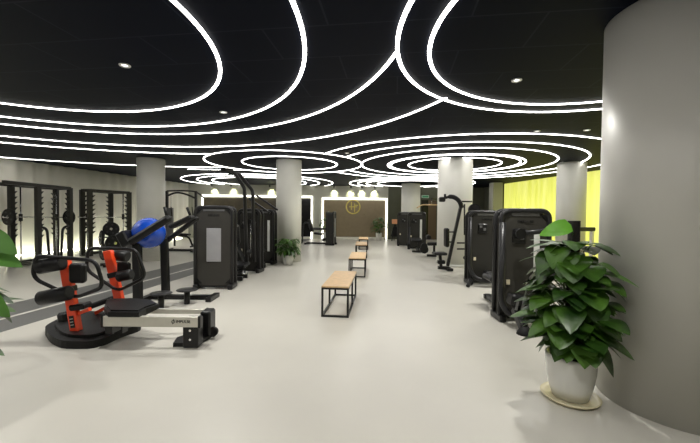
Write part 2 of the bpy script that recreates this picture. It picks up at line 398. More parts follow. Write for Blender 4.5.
# ------------------------------------------------------------------ far wall: two lit frames
def wall_pt(px, z=0, off=0.0):
    Y = bwY(W(px, 215, 20.5).x) - off; p = W(px, 215, Y); return Vector((p.x, Y, z))
def lit_frame(px0, px1, ztop, label, panels):
    a, b = wall_pt(px0, 0), wall_pt(px1, 0); t = thing('lit_wall_frame', label, 'wall frame', a)
    Lx = b.x - a.x; sy = (b.y-a.y)/Lx
    ang = math.atan(sy)
    t.rotation_euler = (0, 0, ang)
    L = (b-a).length
    fr = MB(); wd = 0.085
    fr.box((wd/2, -0.03, ztop/2), (wd, 0.06, ztop)); fr.box((L-wd/2, -0.03, ztop/2), (wd, 0.06, ztop)); fr.box((L/2, -0.03, ztop-wd/2+.001), (L-2*wd, 0.06, wd))
    fr.build('light_strip', M['ledwall'], t)
    for (f0, f1, z0, z1, m, nm) in panels:
        x0 = wd + (L-2*wd)*f0; x1 = wd + (L-2*wd)*f1
        MB().box(((x0+x1)/2, -0.01, (z0+z1)/2), (x1-x0-.004, 0.02, z1-z0)).build(nm, M[m], t)
    MB().box((L/2, -0.15, 0.06), (L-2*wd-.01, 0.28, 0.12), b=0.01).build('ledge', M['wallwhite'], t)
    return t, L
lit_frame(202, 312.5, 2.5, 'wide white lit frame on the far wall left of the plant column', [(0, .82, .12, 2.34, 'brown', 'brown_panel'), (.82, 1, .12, 2.34, 'blackpanel', 'black_panel')])
lf, LFL = lit_frame(322, 387, 2.42, 'white lit frame around the bronze wall with the gold emblem', [(0, 1, .12, 2.26, 'goldwall', 'bronze_panel')])
# emblem: ring with bars, thing of its own on the bronze wall
e = wall_pt(353, 0, 0.05); em = thing('wall_emblem', 'round gold emblem on the bronze wall at the far end', 'emblem', (e.x, e.y, 1.90))
MB().tube([(0.40*math.cos(a*PI/16), 0, 0.40*math.sin(a*PI/16)) for a in range(32)], 0.035, 8, closed=True).build('emblem_ring', M['gold'], em)
mb = MB()
for q in ((-.10, .06, .05, .48), (.09, -.06, .05, .52), (0, .0, .46, .05), (.2, .09, .18, .05)): mb.box((q[0], 0, q[1]), (q[2], 0.03, q[3]))
mb.build('emblem_bars', M['gold'], em)
# dark wall right of the bronze frame and the doorway with its sign
def back_panel(px0, px1, z0, z1, m, nm, th=0.04):
    a, b = wall_pt(px0), wall_pt(px1)
    return struct(MB().prism([(a.x, a.y-th), (b.x, b.y-th), (b.x, b.y-.001), (a.x, a.y-.001)], z0, z1).build(nm, m))
back_panel(388, 421, 0, CEIL, M['walldark'], 'wall_back_dark'); back_panel(436, 505, 0, CEIL, M['walldark'], 'wall_back_right')
back_panel(421, 436, 2.35, CEIL, M['walldark'], 'trim_6')
back_panel(421, 428, 0, 2.35, M['blackpanel'], 'doorway_dark'); back_panel(428, 436, 0, 2.35, M['doorbrown'], 'door_2')  # black sheet stands in for the dark of the open doorway
p = wall_pt(425, 2.55, 0.1); s = thing('exit_sign', 'small green lit exit sign above the far doorway', 'sign', p)
MB().box((0,0,0), (0.42, 0.06, 0.16), b=.01).build('casing', M['lampoff'], s); MB().box((0,-0.033,0), (0.38, 0.006, 0.12)).build('sign_face', M['exit'], s)
# cove light at the foot of the left wall
for k, (y0, y1) in enumerate(((4.0, 10.5), (10.6, 19.5))):
    a = Vector((wx(y0)+0.16, y0, 0.03)); b_ = Vector((wx(y1)+0.16, y1, 0.03))
    tag(MB().beam(a, b_, 0.03, 0.03).build('floor_light_strip', M['ledglow']), ('near' if k == 0 else 'far') + ' stretch of the light strip along the foot of the white left wall', 'light strip')

# ------------------------------------------------------------------ benches
def make_bench(L):
    t = thing('bench', '', 'bench', (0,0,0)); Wd, H = 0.40, 0.45
    MB().box((0, L/2, H-0.0125), (Wd, L, 0.025), b=0.004).build('seat_board', M['wood'], t)
    s = 0.028; fr = MB(); z = H-0.035
    for x in (-Wd/2+s/2, Wd/2-s/2):
        fr.box((x, L/2, z), (s, L, s)); fr.box((x, L/2, s/2), (s, L-2*s, s))
    for y in (s/2, L-s/2): fr.box((0, y, z), (Wd-2*s, s, s)); fr.box((0, y, s/2), (Wd-2*s, s, s))
    fr.build('frame', M['black'], t)
    for y in (s/2, L-s/2):
        for x in (-Wd/2+s/2, Wd/2-s/2): MB().box((x, y, (H-0.045)/2), (s*1.02, s*1.02, H-0.045)).build('leg', M['black'], t)
    for x in (-Wd/2+s/2, Wd/2-s/2): MB().box((x, L/2, (H-0.045)/2), (s, s, H-0.047)).build('upright', M['black'], t)
    return t
b0 = make_bench(1.36); b0['group'] = 'wooden benches down the middle'
b0.location = (-0.205, 4.99, 0); b0.rotation_euler = (0,0,-0.10); b0['label'] = 'nearest light wood bench with black frame, largest in the centre aisle'
dup(b0, (0.175, 8.17, 0), -0.06, 'second nearest light wood bench in the centre aisle')
dup(b0, (0.39, 11.74, 0), -0.04, 'third light wood bench from the front, in the centre aisle')
dup(b0, (0.57, 14.5, 0), -0.04, 'farthest and smallest light wood bench, before the bronze wall')

# ------------------------------------------------------------------ weight stack machines
RZ = -0.129
def shroud(t, cx, cy, Wd=0.78, D=0.2, H=1.6, win='wide', side='L', panel='panel', logo=True):
    """upright weight tower in local space: front face looks to -y"""
    x0, x1 = cx-Wd/2, cx+Wd/2; r = 0.035
    body = MB(); c = 0.10
    pts = [(x0+.05, .08), (x1-.05, .08), (x1-.05, H-.05-c), (x1-.05-c, H-.05), (x0+.05+c, H-.05), (x0+.05, H-.05-c)]
    R = Matrix.Translation((0, cy, 0)) @ Matrix.Rotation(PI/2, 4, 'X')
    body.prism(pts, -D/2, D/2, R); body.build('shroud', M[panel], t)
    for yy in (cy-D/2, cy+D/2):
        fr = rnd([(x0+r, yy, 0.10), (x0+r, yy, H-r), (x1-r, yy, H-r), (x1-r, yy, 0.10)], 0.13, 8)
        MB().tube(fr, r, 12).build('frame_hoop', M['tube'], t)
    ft = MB()
    for x in (x0+.06, x1-.06): ft.box((x, cy, 0.055), (0.10, D+.16, 0.10), b=.02)
    ft.box((cx, cy, 0.075), (Wd-.2, D-.04, 0.08)); ft.build('base', M['black'], t)
    y = cy - D/2 - 0.001
    mb = MB(); mb.box((cx, y-.004, H-.085), (Wd*.52, .012, .05), b=.004); mb.build('top_cap', M['cap'], t)
    for sx in (-1, 1):
        for z, zs in ((H-.13, 1), (.17, -1)):
            q = [(cx+sx*(Wd/2-.06), z+zs*.05), (cx+sx*(Wd/2-.17), z+zs*.05), (cx+sx*(Wd/2-.06), z-zs*.06)]
            MB().prism(q, 0.0, 0.014, Matrix.Translation((0, y, 0)) @ Matrix.Rotation(PI/2, 4, 'X')).build('corner_cover', M['black'], t)
    if win == 'wide':
        mb = MB(); mb.box((cx, y-.006, H*.53), (Wd*.36, .016, H*.40), b=.01); o = mb.build('weight_window', M['window'], t)
    else:
        mb = MB(); mb.box((cx+Wd*.22, y-.006, H*.52), (Wd*.11, .016, H*.56), b=.006); mb.build('weight_window', M['strip'], t)
        mb = MB(); mb.box((cx-.09, y-.01, H*.82-.1), (.19, .024, .20), b=.01); o = mb.build('instruction_plate', M['black'], t)
        mb = MB(); mb.box((cx-.13, y-.024, H*.82-.06), (.05, .006, .05)); mb.box((cx-.05, y-.024, H*.82-.12), (.05, .006, .06)); mb.build('exercise_picture', M['cap'], o)
        mb = MB(); mb.box((cx-Wd*.31, y-.006, .56), (.05, .01, .07)); mb.build('weight_label', M['ivory'], t)
    if logo: text('IMPULSE', 0.062, M['greyink'], t, (cx, y-.006, H-.19), (PI/2, 0, 0), 'lettering')
def pad(t, a, b, wd, th, name, up=(0,0,1), m='vinyl'):
    return MB().beam(a, b, wd, th, up, ch=min(th, wd)*0.35).build(name, M[m], t)
def roller(t, a, b, r, name='roller_pad'):
    a, b = Vector(a), Vector(b); d = (b-a).normalized()
    o = MB().tube([a, a+d*.012, b-d*.012, b], [r*.8, r, r, r*.8], 22).build(name, M['vinyl'], t)
    MB().cyl(a-d*.012, a+d*.002, r*.35, 12).build('end_cap', M['black'], o)
    return o

# -- left row, machine 1: tower facing the aisle, seat unit behind it
t = thing('chest_press_machine', 'black weight machine with pale frosted window, nearest tower in the left row', 'exercise machine', (-2.64, 6.84, 0), 0.03)
shroud(t, 0, 0, H=1.63)
mb = MB(); mb.beam((.0, .1, .06), (.0, .78, .06), .08, .08); mb.beam((-.3, .76, .05), (.32, .76, .05), .08, .08); mb.build('base_frame', M['black'], t)
pad(t, (.0, .3, .44), (.0, .64, .46), .34, .09, 'seat', m='vinyl'); MB().beam((0, .47, .08), (0, .47, .42), .07, .07, (0,1,0)).build('seat_post', M['tube'], t)
pad(t, (.0, .68, .55), (.0, .76, 1.15), .32, .09, 'backrest', (0,1,0))
for sx in (-1, 1):
    MB().tube(rnd([(sx*.32, .12, 1.2), (sx*.35, .3, 1.25), (sx*.35, .4, .85), (sx*.22, .4, .82)], .12), .024).build('press_arm', M['tube'], t)

# -- left row, machine 2: assisted pull-up tower with two tall bent tubes
t = thing('pull_up_machine', 'black pull-up machine with two tall bent tubes rising behind the first tower', 'exercise machine', (-2.50, 8.75, 0), RZ)
shroud(t, 0.0, 0.0, Wd=.62, win='strip', panel='panel2')
Rm = Matrix.Rotation(-RZ, 3, 'Z')
def LC(p): return Rm @ (Vector(p) - Vector((-2.50, 8.75, 0)))
for (a, b_, c, d, Y) in (((224, 169.5), (233, 171), (244.5, 188), (247, 262), 8.1), ((231, 172), (239, 174), (252.7, 191), (254.5, 262), 8.45)):
    MB().tube(rnd([LC(W(*a, Y-.35)), LC(W(*b_, Y-.1)), LC(W(*c, Y)), LC(W(*d, Y))], .07, 5), .042, 12).build('pull_up_tube', M['tube'], t)
    h = LC(W(*a, Y-.35)); MB().cyl(h, h+Vector((-.06, 0, -.0)), .047, 14).build('rubber_grip', M['rubber'], t)
mb = MB(); mb.beam((-.1, -.2, .05), (-.1, -.8, .05), .08, .08); mb.beam((-.38, -.8, .05), (.28, -.8, .05), .09, .08); mb.build('base_frame', M['black'], t)
MB().beam((-.05, -.22, .35), (.30, -.75, .62), .09, .07).build('lever_arm', M['black'], t)
pad(t, (.02, -.45, .30), (.02, -.80, .24), .36, .08, 'knee_pad')
MB().beam((-.28, -.22, .75), (.18, -.62, .25), .07, .06).build('linkage', M['tube'], t)
for x in (.16, .22, .28): MB().cyl((x, -.80, .16), (x+.015, -.82, .02), .014, 10).build('chrome_peg', M['chrome'], t)
for x, z in ((-.1, 1.15), (.05, 1.28)): MB().cyl((x, -.19, z), (x, -.23, z), .06, 20).build('pulley', M['black'], t)
MB().cyl((.09, -.2, 1.3), (.09, -.2, .4), .012, 8).build('guide_rod', M['chrome'], t); MB().cyl((.17, -.2, 1.3), (.17, -.2, .4), .012, 8).build('guide_rod', M['chrome'], t)

# -- left row, machine 3: tower by the middle left column with diagonal arm
t = thing('shoulder_press_machine', 'black weight machine third in the left row, close before the plant column', 'exercise machine', (-2.53, 10.18, 0), RZ)
shroud(t, 0.05, 0, win='strip', panel='panel2', Wd=.66)
for dx in (-.1, .18):
    MB().beam((dx-.22, -.35-dx*.5, 1.93+dx*.3), (dx+.38, -.28-dx*.5, 1.52+dx*.3), .05, .05).build('press_arm', M['tube'], t)
mb = MB(); mb.beam((.1, -.2, .05), (.1, -.75, .05), .08, .08); mb.beam((-.15, -.75, .05), (.35, -.75, .05), .08, .07); mb.build('base_frame', M['black'], t)
pad(t, (.1, -.45, .46), (.1, -.7, .45), .3, .08, 'seat'); MB().beam((.1,-.55,.08),(.1,-.55,.43),.06,.06,(0,1,0)).build('seat_post', M['tube'], t)

# -- far left machine beside the bronze frame
Pf = G(331, 245); t = thing('leg_extension_machine', 'small black weight machine in front of the lit bronze wall', 'exercise machine', Pf, PI/2-.2)
shroud(t, 0, 0, Wd=.62, D=.30, win='strip', panel='panel2', logo=False)
mb = MB(); mb.beam((.1, .15, .06), (.1, 1.25, .06), .09, .08); mb.beam((-.28, 1.2, .05), (.4, 1.2, .05), .08, .07); mb.build('base_frame', M['black'], t)
pad(t, (.1, .45, .5), (.1, .85, .54), .36, .1, 'seat'); pad(t, (.1, .95, .6), (.1, 1.12, 1.2), .34, .09, 'backrest', (0,1,0))
MB().tube(rnd([(-.2, .15, .75), (-.2, 1.0, .75), (-.2, 1.05, 1.05), (-.2, 1.3, 1.05), (-.2, 1.38, .06)], .15), .035).build('frame_arch', M['tube'], t)
MB().beam((.1, .2, .78), (.1, 1.1, .78), .07, .06).build('lever_arm', M['black'], t); roller(t, (-.1, .35, .25), (.3, .35, .25), .07)

# -- right row
t = thing('lat_machine', 'large black weight machine behind the big potted plant, nearest in the right row', 'exercise machine', (2.46, 4.98, 0), 0)
shroud(t, 0, 0, Wd=.74, D=.2, win='strip', panel='panel')
o = MB().tube(rnd([(-.34, -.15, 1.40), (-.34, -.15, .30), (-.28, -.24, .14), (-.05, -.42, .12)], .14), .042, 14).build('front_hoop', M['tube'], t)
MB().box((-.18, -.36, .36), (.30, .20, .16), (0, .18, 0), .03).build('pulley_cover', M['black'], t)
for x in (-.27, -.19, -.10): MB().box((x, -.465, .33), (.03, .012, .14), (0, .18, 0)).build('cover_slot', M['cap'], t)
MB().beam((-.24, -.35, .26), (-.24, -.60, .07), .10, .12, ch=.02).build('lower_arm', M['black'], t)
MB().tube([(-.24, -.62, 0), (-.24, -.62, .03), (-.24, -.62, .10)], [.10, .09, .045], 20).build('foot', M['rubber'], t)
MB().cyl((-.18, -.26, 1.25), (.42, -.30, 1.32), .035, 12).build('lever_arm', M['tube'], t)
MB().cyl((-.16, -.23, 1.25), (-.16, -.31, 1.25), .07, 20).build('pivot_hub', M['black'], t)
mb = MB(); mb.beam((0, .2, .06), (0, 1.2, .06), .08, .08); mb.beam((-.05, 1.2, .05), (.35, 1.2, .05), .08, .07); mb.build('base_frame', M['black'], t)
pad(t, (0, .6, .45), (0, 1.0, .46), .36, .09, 'seat'); MB().beam((0,.8,.08),(0,.8,.42),.07,.07,(0,1,0)).build('seat_post', M['tube'], t)

t = thing('row_machine', 'black weight machine second in the right row, left of the nearest tower', 'exercise machine', (2.93, 7.55, 0), 0)
shroud(t, 0, 0, Wd=.80, D=.2, win='strip', panel='panel2')
MB().tube(rnd([(-.38, -.16, 1.45), (-.38, -.16, .40), (-.30, -.26, .16), (.1, -.36, .12)], .16), .042, 14).build('front_hoop', M['tube'], t)
MB().beam((-.36, -.2, .14), (-.50, -.44, .03), .08, .06, ch=.02).build('foot', M['black'], t)
MB().box((.05, -.34, .22), (.4, .2, .18), (0, .25, 0), .04).build('pulley_cover', M['black'], t)
MB().cyl((-.12, .3, 1.62), (-.12, .38, 1.62), .13, 20).build('counterweight', M['black'], t)
MB().beam((-.12, .3, 1.0), (-.12, .3, 1.60), .06, .06, (0,1,0)).build('counterweight_bracket', M['tube'], t)
mb = MB(); mb.beam((0, .2, .06), (0, 1.0, .06), .08, .08); mb.beam((-.05, 1.0, .05), (.4, 1.0, .05), .08, .07); mb.build('base_frame', M['black'], t)
pad(t, (0, .5, .45), (0, .9, .46), .36, .09, 'seat'); MB().beam((0,.7,.08),(0,.7,.42),.07,.07,(0,1,0)).build('seat_post', M['tube'], t)

# -- pec fly machine before the middle right column
Y = 9.25; o0 = G(447, 270)
t = thing('pec_fly_machine', 'black machine with slanting post and curved top arm, before the right middle column', 'exercise machine', o0)
def L(px, py, dy=0.0): return W(px, py, Y+dy) - o0
MB().beam(L(461.5, 203, .05), L(447.5, 266), .075, .09, (0,1,0), .01).build('slanted_post', M['tube'], t)
MB().tube(rnd([L(441, 199), L(452, 196), L(459, 200), L(462, 208)], .2, 6), [.035]*2+[.06]*(len(rnd([0,0,0,0] and [L(441,199),L(452,196),L(459,200),L(462,208)], .2, 6))-4)+[.06]*2, 12).build('top_arm', M['black'], t)
MB().box(L(442, 199.5), (.16, .16, .13), b=.03).build('pivot_housing', M['black'], t); MB().cyl(L(445, 199), L(445, 194), .03, 12).build('adjuster_knob', M['black'], t)
MB().cyl(L(464.5, 204), L(464.5, 235), .022, 10).build('handle_bar', M['black'], t); MB().cyl(L(462, 201.5), L(472, 201.5), .02, 10).build('cross_bar', M['tube'], t)
pad(t, L(446.5, 228, -.05), L(446.5, 247, -.05), .26, .10, 'backrest', (1,0,0))
MB().cyl(L(447, 232), L(456, 232), .02, 8).build('backrest_bracket', M['tube'], t); MB().cyl(L(447, 242), L(454, 242), .02, 8).build('backrest_bracket', M['tube'], t)
pad(t, L(433, 253.5, -.05), L(446, 253.5, -.05), .34, .07, 'seat'); MB().beam(L(440, 255), L(441, 267), .07, .07, (0,1,0)).build('seat_post', M['black'], t)
mb = MB(); mb.beam(L(438, 267.5, -.0), L(450, 268.5), .09, .08); mb.box((0.02, 0, .04), (.16, .5, .07), b=.01); mb.box(L(441, 262), (.2, .14, .10), b=.02); mb.build('base_frame', M['black'], t)
for py in (243, 249): MB().cyl(L(457, py), L(467.5, py), .02, 8).build('weight_peg', M['black'], t)

# -- two far towers and the machine to their right
PA = Vector((2.62, 16.4, 0)); PB = Vector((2.86, 14.9, 0))
t = thing('leg_press_machine', 'left one of two small far towers, before the far column', 'exercise machine', PA, RZ)
shroud(t, 0, 0, win='strip', panel='panel2', logo=False)
mb = MB(); mb.beam((0, .2, .06), (0, .9, .06), .08, .08); mb.beam((-.3, .9, .05), (.3, .9, .05), .08, .07); mb.build('base_frame', M['black'], t); pad(t, (0,.5,.45), (0,.85,.46), .34, .09, 'seat'); MB().beam((0,.7,.08),(0,.7,.42),.07,.07,(0,1,0)).build('seat_post', M['tube'], t)
t = thing('seated_curl_machine', 'right one of two small far towers, with a padded bench before it', 'exercise machine', PB, RZ)
shroud(t, 0, 0, win='strip', panel='panel2', logo=False)
mb = MB(); mb.beam((0, -.2, .06), (0, -1.35, .06), .09, .08); mb.beam((-.25, -1.35, .05), (.25, -1.35, .05), .09, .07); mb.build('base_frame', M['black'], t)
pad(t, (-.05, -.5, .48), (-.05, -1.2, .44), .42, .1, 'seat'); MB().beam((0,-1.1,.08),(0,-1.1,.42),.07,.07,(0,1,0)).build('seat_post', M['tube'], t)
MB().beam((-.3, -.3, .95), (-.35, -1.0, .3), .06, .05).build('lever_arm', M['tube'], t); MB().cyl((-.2,-.2,1.2), (-.2,-.26,1.2), .07, 16).build('pulley', M['black'], t)
PC = G(434, 257); t = thing('lat_pull_machine', 'black far machine left of the middle right column, with a pale pull bar on top', 'exercise machine', PC, RZ)
mb = MB(); mb.beam((-.25, 0, .05), (.4, 0, .05), .08, .08); mb.beam((.3, -.3, .05), (.3, .6, .05), .08, .08); mb.build('base_frame', M['black'], t)
MB().beam((.3, .5, .1), (.3, .5, 2.05), .08, .08, (0,1,0)).build('mast', M['tube'], t); MB().beam((.3, .5, 2.02), (-.1, .1, 2.05), .07, .07).build('top_beam', M['tube'], t)
MB().tube(rnd([(-.62, .05, 1.72), (-.45, .05, 1.84), (.25, .05, 1.84), (.42, .05, 1.72)], .08), .02, 10).build('pull_bar', M['wood'], t); MB().cyl((-.1,.06,1.84), (-.1,.1,2.03), .008, 6).build('cable', M['chrome'], t)
pad(t, (-.25, -.05, .46), (.2, -.05, .48), .34, .1, 'seat'); pad(t, (.24, 0, .55), (.27, .1, 1.15), .34, .09, 'backrest', (1,0,0))
MB().beam((0, 0, .08), (0, 0, .42), .07, .07, (0,1,0)).build('seat_post', M['tube'], t); roller(t, (-.2, -.2, .7), (-.2, .25, .7), .08)
for i, z in enumerate((.25, .37)): MB().cyl((-.35, .12, z), (-.35, -.18, z+.02), .14-.03*i, 18).build('plate_stack', M['rubber'], t)

# easel style board far right of the bronze frame
q = wall_pt(395, 0, 1.2); t = thing('display_stand', 'small peach coloured board on a dark stand right of the bronze frame', 'stand', q)
mb = MB(); mb.beam((-.18, -.15, 0), (.0, 0, 1.0), .04, .04); mb.beam((.2, -.15, 0), (.02, 0, 1.0), .04, .04); mb.beam((0, .3, 0), (0, .02, 1.0), .04, .04); mb.prism([(-.25, 0), (.25, 0), (.1, .55), (-.1, .55)], 0.0, .03, Matrix.Translation((0, -.06, .25)) @ Matrix.Rotation(PI/2, 4, 'X')); mb.build('stand_frame', M['black'], t)
MB().box((0, -.03, 1.08), (.34, .05, .26), b=.01).build('board', M['terracotta'], t)

# machine hidden behind the big plant, before the right column
t = thing('treadmill', 'black topped machine showing beside the right column behind the big plant', 'exercise machine', (5.35, 7.9, 0), .3)
MB().box((0, 0, 1.20), (.52, .10, .09), b=.02).build('console', M['black'], t)
for sx in (-1, 1): MB().beam((sx*.2, .02, .05), (sx*.2, 0, 1.16), .05, .07, (0,1,0)).build('upright', M['alu'], t)
mb = MB(); mb.box((0, .7, .1), (.6, 1.5, .12), b=.03); mb.build('deck', M['black'], t); MB().box((0, .7, .165), (.44, 1.4, .012)).build('belt', M['rubber'], t)

# ------------------------------------------------------------------ squat racks along the left wall
def rack(label, posts, rods, z=2.2, arms=(), ext=False):
    cx = sum(p[0] for p in posts)/4; cy = sum(p[1] for p in posts)/4
    t = thing('squat_rack', label, 'squat rack', (cx, cy, 0))
    P = [Vector((p[0]-cx, p[1]-cy, 0)) for p in posts]       # rear-left, front-left, rear-right, front-right
    ax = (P[3]-P[1]).normalized()
    for i, p in enumerate(P):
        MB().beam(p, p+Vector((0,0,z)), .09, .14, ax).build('upright', M['iron'], t)
        sgn = 1 if i < 2 else -1; tm = MB(); tm.beam(p+ax*sgn*.066+Vector((0,0,.7)), p+ax*sgn*.066+Vector((0,0,2.1)), .045, .01, ax)
        for k in range(9):
            zz = .75 + .15*k; b0_ = p + ax*sgn*.07
            d = ax*sgn
            v = [b0_+Vector((0,0,zz-.02)), b0_+d*.10+Vector((0,0,zz+.08)), b0_+Vector((0,0,zz+.06))]
            off = Vector((-d.y, d.x, 0))*.03
            tm.add([x-off for x in v]+[x+off for x in v], [(0,1,2),(5,4,3),(0,3,4,1),(1,4,5,2),(2,5,3,0)])
        tm.build('catch_strip', M['iron'], t)
    tb = MB()
    for a, b_ in ((0,1),(2,3),(0,2),(1,3)):
        tb.beam(P[a]+Vector((0,0,z-.02)), P[b_]+Vector((0,0,z-.02)), .09, .09)
    tb.beam(P[0]+Vector((0,0,z-.02)), P[0]-ax*1.0+Vector((0,0,z-.02)), .09, .09) if ext else None
    tb.beam(P[1]+Vector((0,0,z-.02)), P[1]-ax*1.0+Vector((0,0,z-.02)), .09, .09) if ext else None
    tb.build('top_frame', M['iron'], t)
    bb = MB()
    for a, b_ in ((0,1),(2,3),(0,2)): bb.beam(P[a]+Vector((0,0,.05)), P[b_]+Vector((0,0,.05)), .09, .09)
    bb.build('base_frame', M['iron'], t)
    for r_ in rods: 
        q = Vector((r_[0]-cx, r_[1]-cy, 0)); MB().cyl(q+Vector((0,0,.08)), q+Vector((0,0,z-.05)), .018, 10).build('guide_rod', M['chrome'], t)
        MB().box(q+Vector((0,0,1.3)), (.07,.07,.2), b=.01).build('bar_carriage', M['black'], t)
    for (i, j, s_) in arms:
        a = P[i]; d = (P[j]-a).normalized()
        MB().tube(rnd([a+Vector((0,0,1.05)), a+d*.30+Vector((0,0,1.0)), a+d*.38+Vector((0,0,.05))], .2, 6), .035, 10).build('bent_tube', M['black'], t)
    return t
R1 = [(-9.2, 9.45), (-8.5, 9.48), (-9.1, 10.77), (-8.58, 10.66)]
R2 = [(-8.9, 11.57), (-8.6, 11.5), (-8.8, 12.8), (-8.1, 12.76)]
rack('near dark steel squat rack before the white left wall', R1, [(-9.05, 9.56), (-8.95, 10.6)], arms=((1, 3, 1), (3, 1, 1)), ext=True)
rack('far dark steel squat rack, next to the left column', R2, [(-8.82, 11.68), (-8.28, 12.7)], arms=((0, 2, 1), (2, 0, 1)))
R0_ = [(-9.3, 7.9), (-8.6, 7.9), (-9.25, 9.1), (-8.62, 9.1)]
def barbell(a, b_, label):
    a, b_ = Vector(a), Vector(b_); t = thing('barbell', label, 'barbell', (a+b_)/2); c = (a+b_)/2; d = (b_-a).normalized()
    MB().cyl(a-c, b_-c, .014, 10).build('bar_shaft', M['chrome'], t)
    for e_, s_ in ((a, 1), (b_, -1)): MB().cyl(e_-c, e_-c+d*s_*.22, .024, 12).build('bar_sleeve', M['chrome'], t)
    return d
def plate(c, d, r, label, group):
    o = thing('weight_plate', label, 'weight plate', c, 0, group); d = Vector(d).normalized()
    MB().tube([-d*.028, -d*.022, -d*.01, d*.01, d*.022, d*.028], [r*.9, r, r, r, r, r*.9], 30).build('plate_body', M['rubber'], o)
    mb = MB(); u = d.orthogonal().normalized(); v_ = d.cross(u)
    for k in range(5):
        a = 2*PI*k/5; p_ = (u*math.cos(a)+v_*math.sin(a))*r*.62
        for s_ in (-1, 1): mb.tube([p_+d*s_*.0285, p_+d*s_*.031], r*.13, 12)
    mb.build('grip_inset', M['tube'], o)
    MB().tube([-d*.032, d*.032], r*.16, 14).build('hub', M['chrome'], o)
    return o
def loaded(a, b_, label, which, r=.22):
    d = barbell(a, b_, label); a, b_ = Vector(a), Vector(b_)
    plate(a+d*.13, d, r, 'black plate on the left end of the ' + which, None); plate(b_-d*.13, d, r, 'black plate on the right end of the ' + which, None)
loaded(W(3, 217, 9.1), W(73, 217.3, 10.95), 'steel barbell across the near squat rack', 'barbell in the near squat rack')
d_ = barbell(W(78, 217, 11.3), W(131, 217.3, 13.2), 'steel barbell across the far squat rack, without plates')
# weight tree with round plates behind the orange machine
c = G(112, 266); t = thing('plate_tree', 'black weight plate tree standing before the far squat rack', 'weight tree', c)
mb = MB(); mb.beam((0,0,.05), (0,0,1.15), .08, .08, (0,1,0)); mb.beam((-.3,0,.04), (.3,0,.04), .07, .07); mb.beam((0,-.3,.04), (0,.3,.04), .07, .07); mb.build('frame', M['black'], t)
k = 0
for (dx, z, r_, lb) in ((.10, 1.02, .19, 'upper right plate on the plate tree, highest one'), (-.16, .78, .20, 'left middle plate on the plate tree'), (.20, .64, .23, 'largest right plate on the plate tree'), (-.08, .40, .22, 'lowest plate on the plate tree')):
    MB().cyl((0, 0, z), (dx*1.3, -.22, z+.02), .02, 10).build('plate_horn', M['chrome'], t)
    plate(c+Vector((dx, -.17, z)), (dx*1.3, -.22, 0.02), r_, lb, 'plates on the plate tree')

# ------------------------------------------------------------------ cable crossover machine behind the left column
c = Vector((-6.6, 13.2, 0)); Yc = 13.2
t = thing('cable_machine', 'tall cable machine with arched top bars between the left column and the towers', 'exercise machine', c)
def K(px, py, dy=0): return W(px, py, Yc+dy) - c
for (px, dy) in ((167, 0), (196, 0)):
    MB().beam(Vector((K(px, 230, dy).x, dy, 0.05)), K(px, 191, dy), .08, .08, (0,1,0)).build('mast', M['tube'], t)
    MB().box(Vector((K(px+3, 220).x, 0, 1.1)), (.2, .16, 1.1), b=.01).build('weight_stack', M['cap'], t)
MB().tube(rnd([K(167, 196), K(176, 192), K(186, 194), K(197, 199)], .4, 6), .035).build('lower_arch', M['tube'], t)
MB().tube(rnd([K(167, 191), K(182, 190.5), K(197, 191.5), K(205, 199)], .5, 6), .03).build('upper_arch', M['tube'], t)
mb = MB(); xL, xR = K(167, 230).x, K(196, 230).x
mb.beam((xL, 0, .05), (xR, 0, .05), .08, .08); mb.beam((xL, -.4, .05), (xL, .4, .05), .08, .07); mb.beam((xR, -.4, .05), (xR, .4, .05), .08, .07); mb.build('base_frame', M['black'], t)
for px in (171, 192): MB().cyl(K(px, 207, -.2), K(px+1, 216, -.2), .02, 8).build('cable_handle', M['rubber'], t); MB().cyl(K(px, 195, -.1), K(px, 207, -.2), .006, 6).build('cable', M['black'], t)
# curved-leg bench by it
c = G(184, 247); t = thing('utility_bench', 'small black bench standing on the floor left of the first tower', 'bench', c)
MB().tube(rnd([(-.45, 0, .5), (.2, 0, .45), (.38, 0, .03)], .15), .04).build('frame_tube', M['black'], t); MB().beam((-.4, 0, .04), (-.4, 0, .5), .06, .06, (0,1,0)).build('leg', M['black'], t)
pad(t, (-.55, 0, .56), (.25, 0, .53), .28, .08, 'seat'); MB().beam((.38,-.22,.035), (.38,.22,.035), .06, .06).build('foot_bar', M['black'], t)

# ------------------------------------------------------------------ ball bench (inclined arms round a blue ball)
Yb = 5.75; c = G(164, 302); c.y = Yb; c.x = W(164, 300, Yb).x
t = thing('incline_bench', 'black machine with two slanting padded arms, behind the orange one', 'exercise machine', c)
def B(px, py, dy=0): return W(px, py, Yb+dy) - c
MB().beam(Vector((B(138, 300, -.15).x, -.15, .02)), B(137, 243, -.15), .13, .10, (0,1,0), .015).build('upright', M['black'], t)
MB().beam(Vector((B(166, 300, .2).x, .2, .02)), B(164, 238, .2), .12, .10, (0,1,0), .015).build('upright', M['black'], t)
pad(t, B(129, 243, -.3), B(170.5, 217, -.3), .115, .12, 'padded_arm', (0,1,0))
pad(t, B(160, 246, .25), B(198, 217.5, .25), .08, .09, 'rear_arm', (0,1,0), 'black')
pad(t, B(171, 227, .1), B(193, 216.5, .1), .20, .07, 'small_pad', (0,0,1))
MB().box(B(128, 238.5, -.2), (.15, .3, .24), (0, -.5, 0), .02).build('pivot_box', M['black'], t)
for (a, b_, dy) in (((167, 217), (164.5, 207), -.25), ((190.5, 216), (187, 207.5), .2)): MB().cyl(B(*a, dy), B(*b_, dy), .022, 12).build('grip_handle', M['rubber'], t)
mb = MB(); mb.beam(B(138, 303, -.15)*1, B(208, 303, -.0), .09, .07); z_ = .04
mb.v = []; mb.f = []; mb.sm = []
xa, xb, xc = B(138, 300, -.15).x, B(166, 300, .2).x, B(208, 300, 0).x
